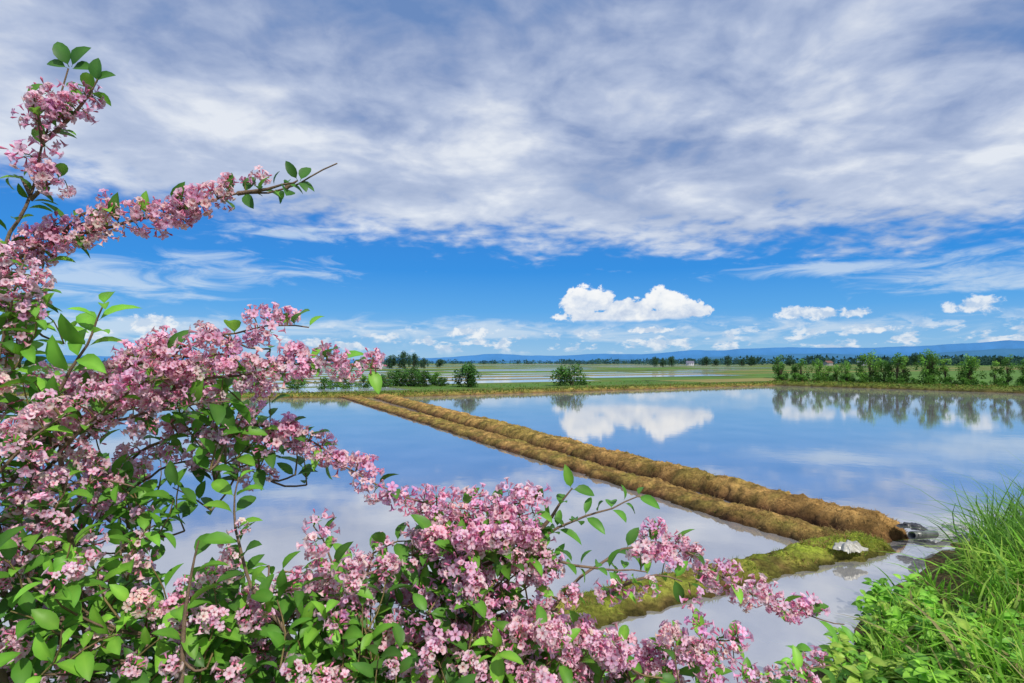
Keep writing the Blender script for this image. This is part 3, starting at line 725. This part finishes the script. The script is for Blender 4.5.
def cluster_variant(seed):
    r=random.Random(seed); out=[]
    n=r.randint(9,15)
    for k_ in range(n):
        th=math.acos(1-1.5*(k_+.5)/n); ph=k_*2.4+r.uniform(-.3,.3)
        d_=np.array((math.sin(th)*math.cos(ph),math.sin(th)*math.sin(ph),math.cos(th)))
        d_=nrm(d_+np.array([r.gauss(0,.18) for _ in range(3)]))
        ax=nrm(np.cross(d_,nrm(np.array([r.gauss(0,1) for _ in range(3)])))); R=np.stack([ax,np.cross(d_,ax),d_],-1)
        sc=.0086*r.uniform(.75,1.15); t=r.random()
        tp=BU if t<.18 else FL[0] if t<.52 else FL[1] if t<.80 else FL[2]
        f_=r.uniform(.86,1.06); tn=np.array((f_,f_*r.uniform(.80,1.06),f_*r.uniform(.9,1.07)))
        out.append(inst(tp,(R*sc)[None],(d_*.0165*r.uniform(.6,1.35))[None],tn[None]))
        out.append(inst(sepal,(R*sc)[None],(d_*.002)[None],np.ones((1,3))))
    return out
NV=10
variants=[cluster_variant(100+i) for i in range(NV)]
vmesh=[]
for i,vv in enumerate(variants):
    o=build("flower_cluster",vv,M_petal,link=False); vmesh.append(o.data)
def flat(vv):
    Vs=[];Ls=[];Ss=[];Cs=[];of=0
    for V,L,S_,C in vv: Vs.append(V);Ls.append(L+of);Ss.append(S_);Cs.append(C);of+=len(V)
    return np.concatenate(Vs),np.concatenate(Ls),np.concatenate(Ss),np.concatenate(Cs)
fv=[flat(v_) for v_ in variants]
inview=[c for c in clusters]
def score(c):
    p=c[0]; a=p[0]/p[1]; b=(EYE-p[2])/p[1]
    return p[1]+(10 if not(-.9<a<.9 and -.64<b<.56) else 0)
inview.sort(key=score)
from mathutils import Matrix
base_o=None
def ormat(o_,s):
    zc=nrm(o_); xa=perp(zc); ya=np.cross(zc,xa); return np.stack([xa,ya,zc],-1)*s
for i,(p,o_,s) in enumerate(inview[:100]):
    R=ormat(o_,s)
    if base_o is None:
        base_o=bpy.data.objects.new("flower_cluster",vmesh[0]); ob=base_o
    else: ob=base_o.copy(); ob.data=vmesh[i%NV]
    COL.objects.link(ob); ob.parent=shrub
    m4=Matrix([[*R[0],p[0]-ROOT[0]],[*R[1],p[1]-ROOT[1]],[*R[2],p[2]-ROOT[2]],[0,0,0,1]]); ob.matrix_local=m4
rest=inview[100:]; ch=[]
for v_ in range(NV):
    sel=rest[v_::NV]
    if sel:
        R=np.array([ormat(o_,s) for p,o_,s in sel]); T=np.array([p for p,_,_ in sel])
        f_=rng.uniform(.86,1.05,(len(sel),1)); tn=np.concatenate([f_,f_*rng.uniform(.80,1.06,(len(sel),1)),f_*rng.uniform(.9,1.06,(len(sel),1))],1)
        ch.append(inst(fv[v_],R,T,tn))
oo=child("flower_clusters",ch,M_petal); oo["kind"]="stuff"
print("clusters",len(clusters),"leaves",len(leafT))

# ------------------------------------------------------------------ bank weeds (broad leaves)
wl_R=[];wl_T=[];wl_C=[]
leafR,leafT,leafC=wl_R,wl_T,wl_C
stems=[]
for _ in range(210):
    X=random.uniform(1.2,4.3); Yt=np.interp(X,ex,ey); Y=Yt-random.uniform(.0,1.7)
    if Y<2.7: continue
    zz=bank_z(X,Y); h=random.uniform(.08,.28); top=np.array((X+random.gauss(0,.06),Y+random.gauss(0,.06),zz+h)); bs=np.array((X,Y,zz-.02))
    C=catmull([bs,(bs+top)/2+np.array((random.gauss(0,.02),0,0)),top],.03); stems.append(tube(C,.003,.0015,(.12,.2,.04),4))
    tn=random.choice([(.20,.48,.05),(.26,.54,.06),(.14,.36,.04),(.30,.46,.07)])
    for q in C[2:]:
        for _k in range(2): add_leaf(q,np.array((random.gauss(0,1),random.gauss(0,1),random.uniform(0,.6))),random.uniform(.05,.14),tn,random.uniform(.8,1.4))
chs=stems+[inst(LT,np.array(wl_R),np.array(wl_T),np.array(wl_C))]
tag(build("weeds",chs,M_leaf,True),"broad leaved green weeds growing on the bank","weeds","stuff")

# ------------------------------------------------------------------ litter at the levee end
def sheet(name,cx,cy,cz,w_,h_,c,seed,label,cat,rot=0.3,hz=1.0):
    n=40; P_=np.zeros((n,n,3)); C_=np.zeros((n,n,3))
    for i in range(n):
        for j in range(n):
            a=(i/(n-1)-.5)*w_; b=(j/(n-1)-.5)*h_
            k_=1+.4*fb(i*.09,j*.09,seed)
            q=1-max(abs(i/(n-1)-.5),abs(j/(n-1)-.5))*2
            zz=(.10*min(1,q*2)+.05*abs(fb(a*7,b*7,seed,3)))*hz+.02*fb(a*14,b*14,seed+3,2)*hz+.02
            P_[i,j]=((a*math.cos(rot)-b*math.sin(rot))*k_,(a*math.sin(rot)+b*math.cos(rot))*k_,zz)
            C_[i,j]=np.array(c)*(.92+.2*fb(a*5,b*5,seed))
    o=build(name,[grid_chunk(P_,C_)],M_plastic,True); o.location=(cx,cy,cz); tag(o,label,cat); return o
sheet("plastic_bag",4.45,7.5,.12,.36,.26,(.50,.48,.42),1,"crumpled off-white plastic bag on levee end","bag",.35,.85)
sheet("plastic_sheet",6.3,8.5,.02,.85,.45,(.42,.43,.42),5,"crumpled grey plastic sheet at the water edge","plastic sheet",.5,.5)
sheet("plastic_sheet",6.9,8.75,.04,.5,.3,(.56,.56,.54),12,"pale plastic scrap at the grass edge","plastic sheet",.1,.7)
sheet("plastic_sheet",5.75,8.2,.20,.35,.2,(.05,.05,.055),8,"torn black plastic film beside the levee","plastic sheet",-.3,.6)
V=[];Fc=[];n=20
for k_,(r,a) in enumerate([(.055,-.3),(.055,.3),(.045,.3),(.045,-.3)]):
    for i in range(n): t=2*math.pi*i/n; V.append((a,r*math.cos(t),r*math.sin(t)))
for k_ in range(4):
    for i in range(n): j=(i+1)%n; a=k_*n; b=((k_+1)%4)*n; Fc.append((a+i,a+j,b+j,b+i))
o=build("drain_pipe",[chunk(V,Fc,(.16,.16,.16))],M_plastic,False); o.location=(5.75,7.95,.20); o.rotation_euler=(0,.12,.5)
tag(o,"short grey plastic drain pipe at levee end","pipe")
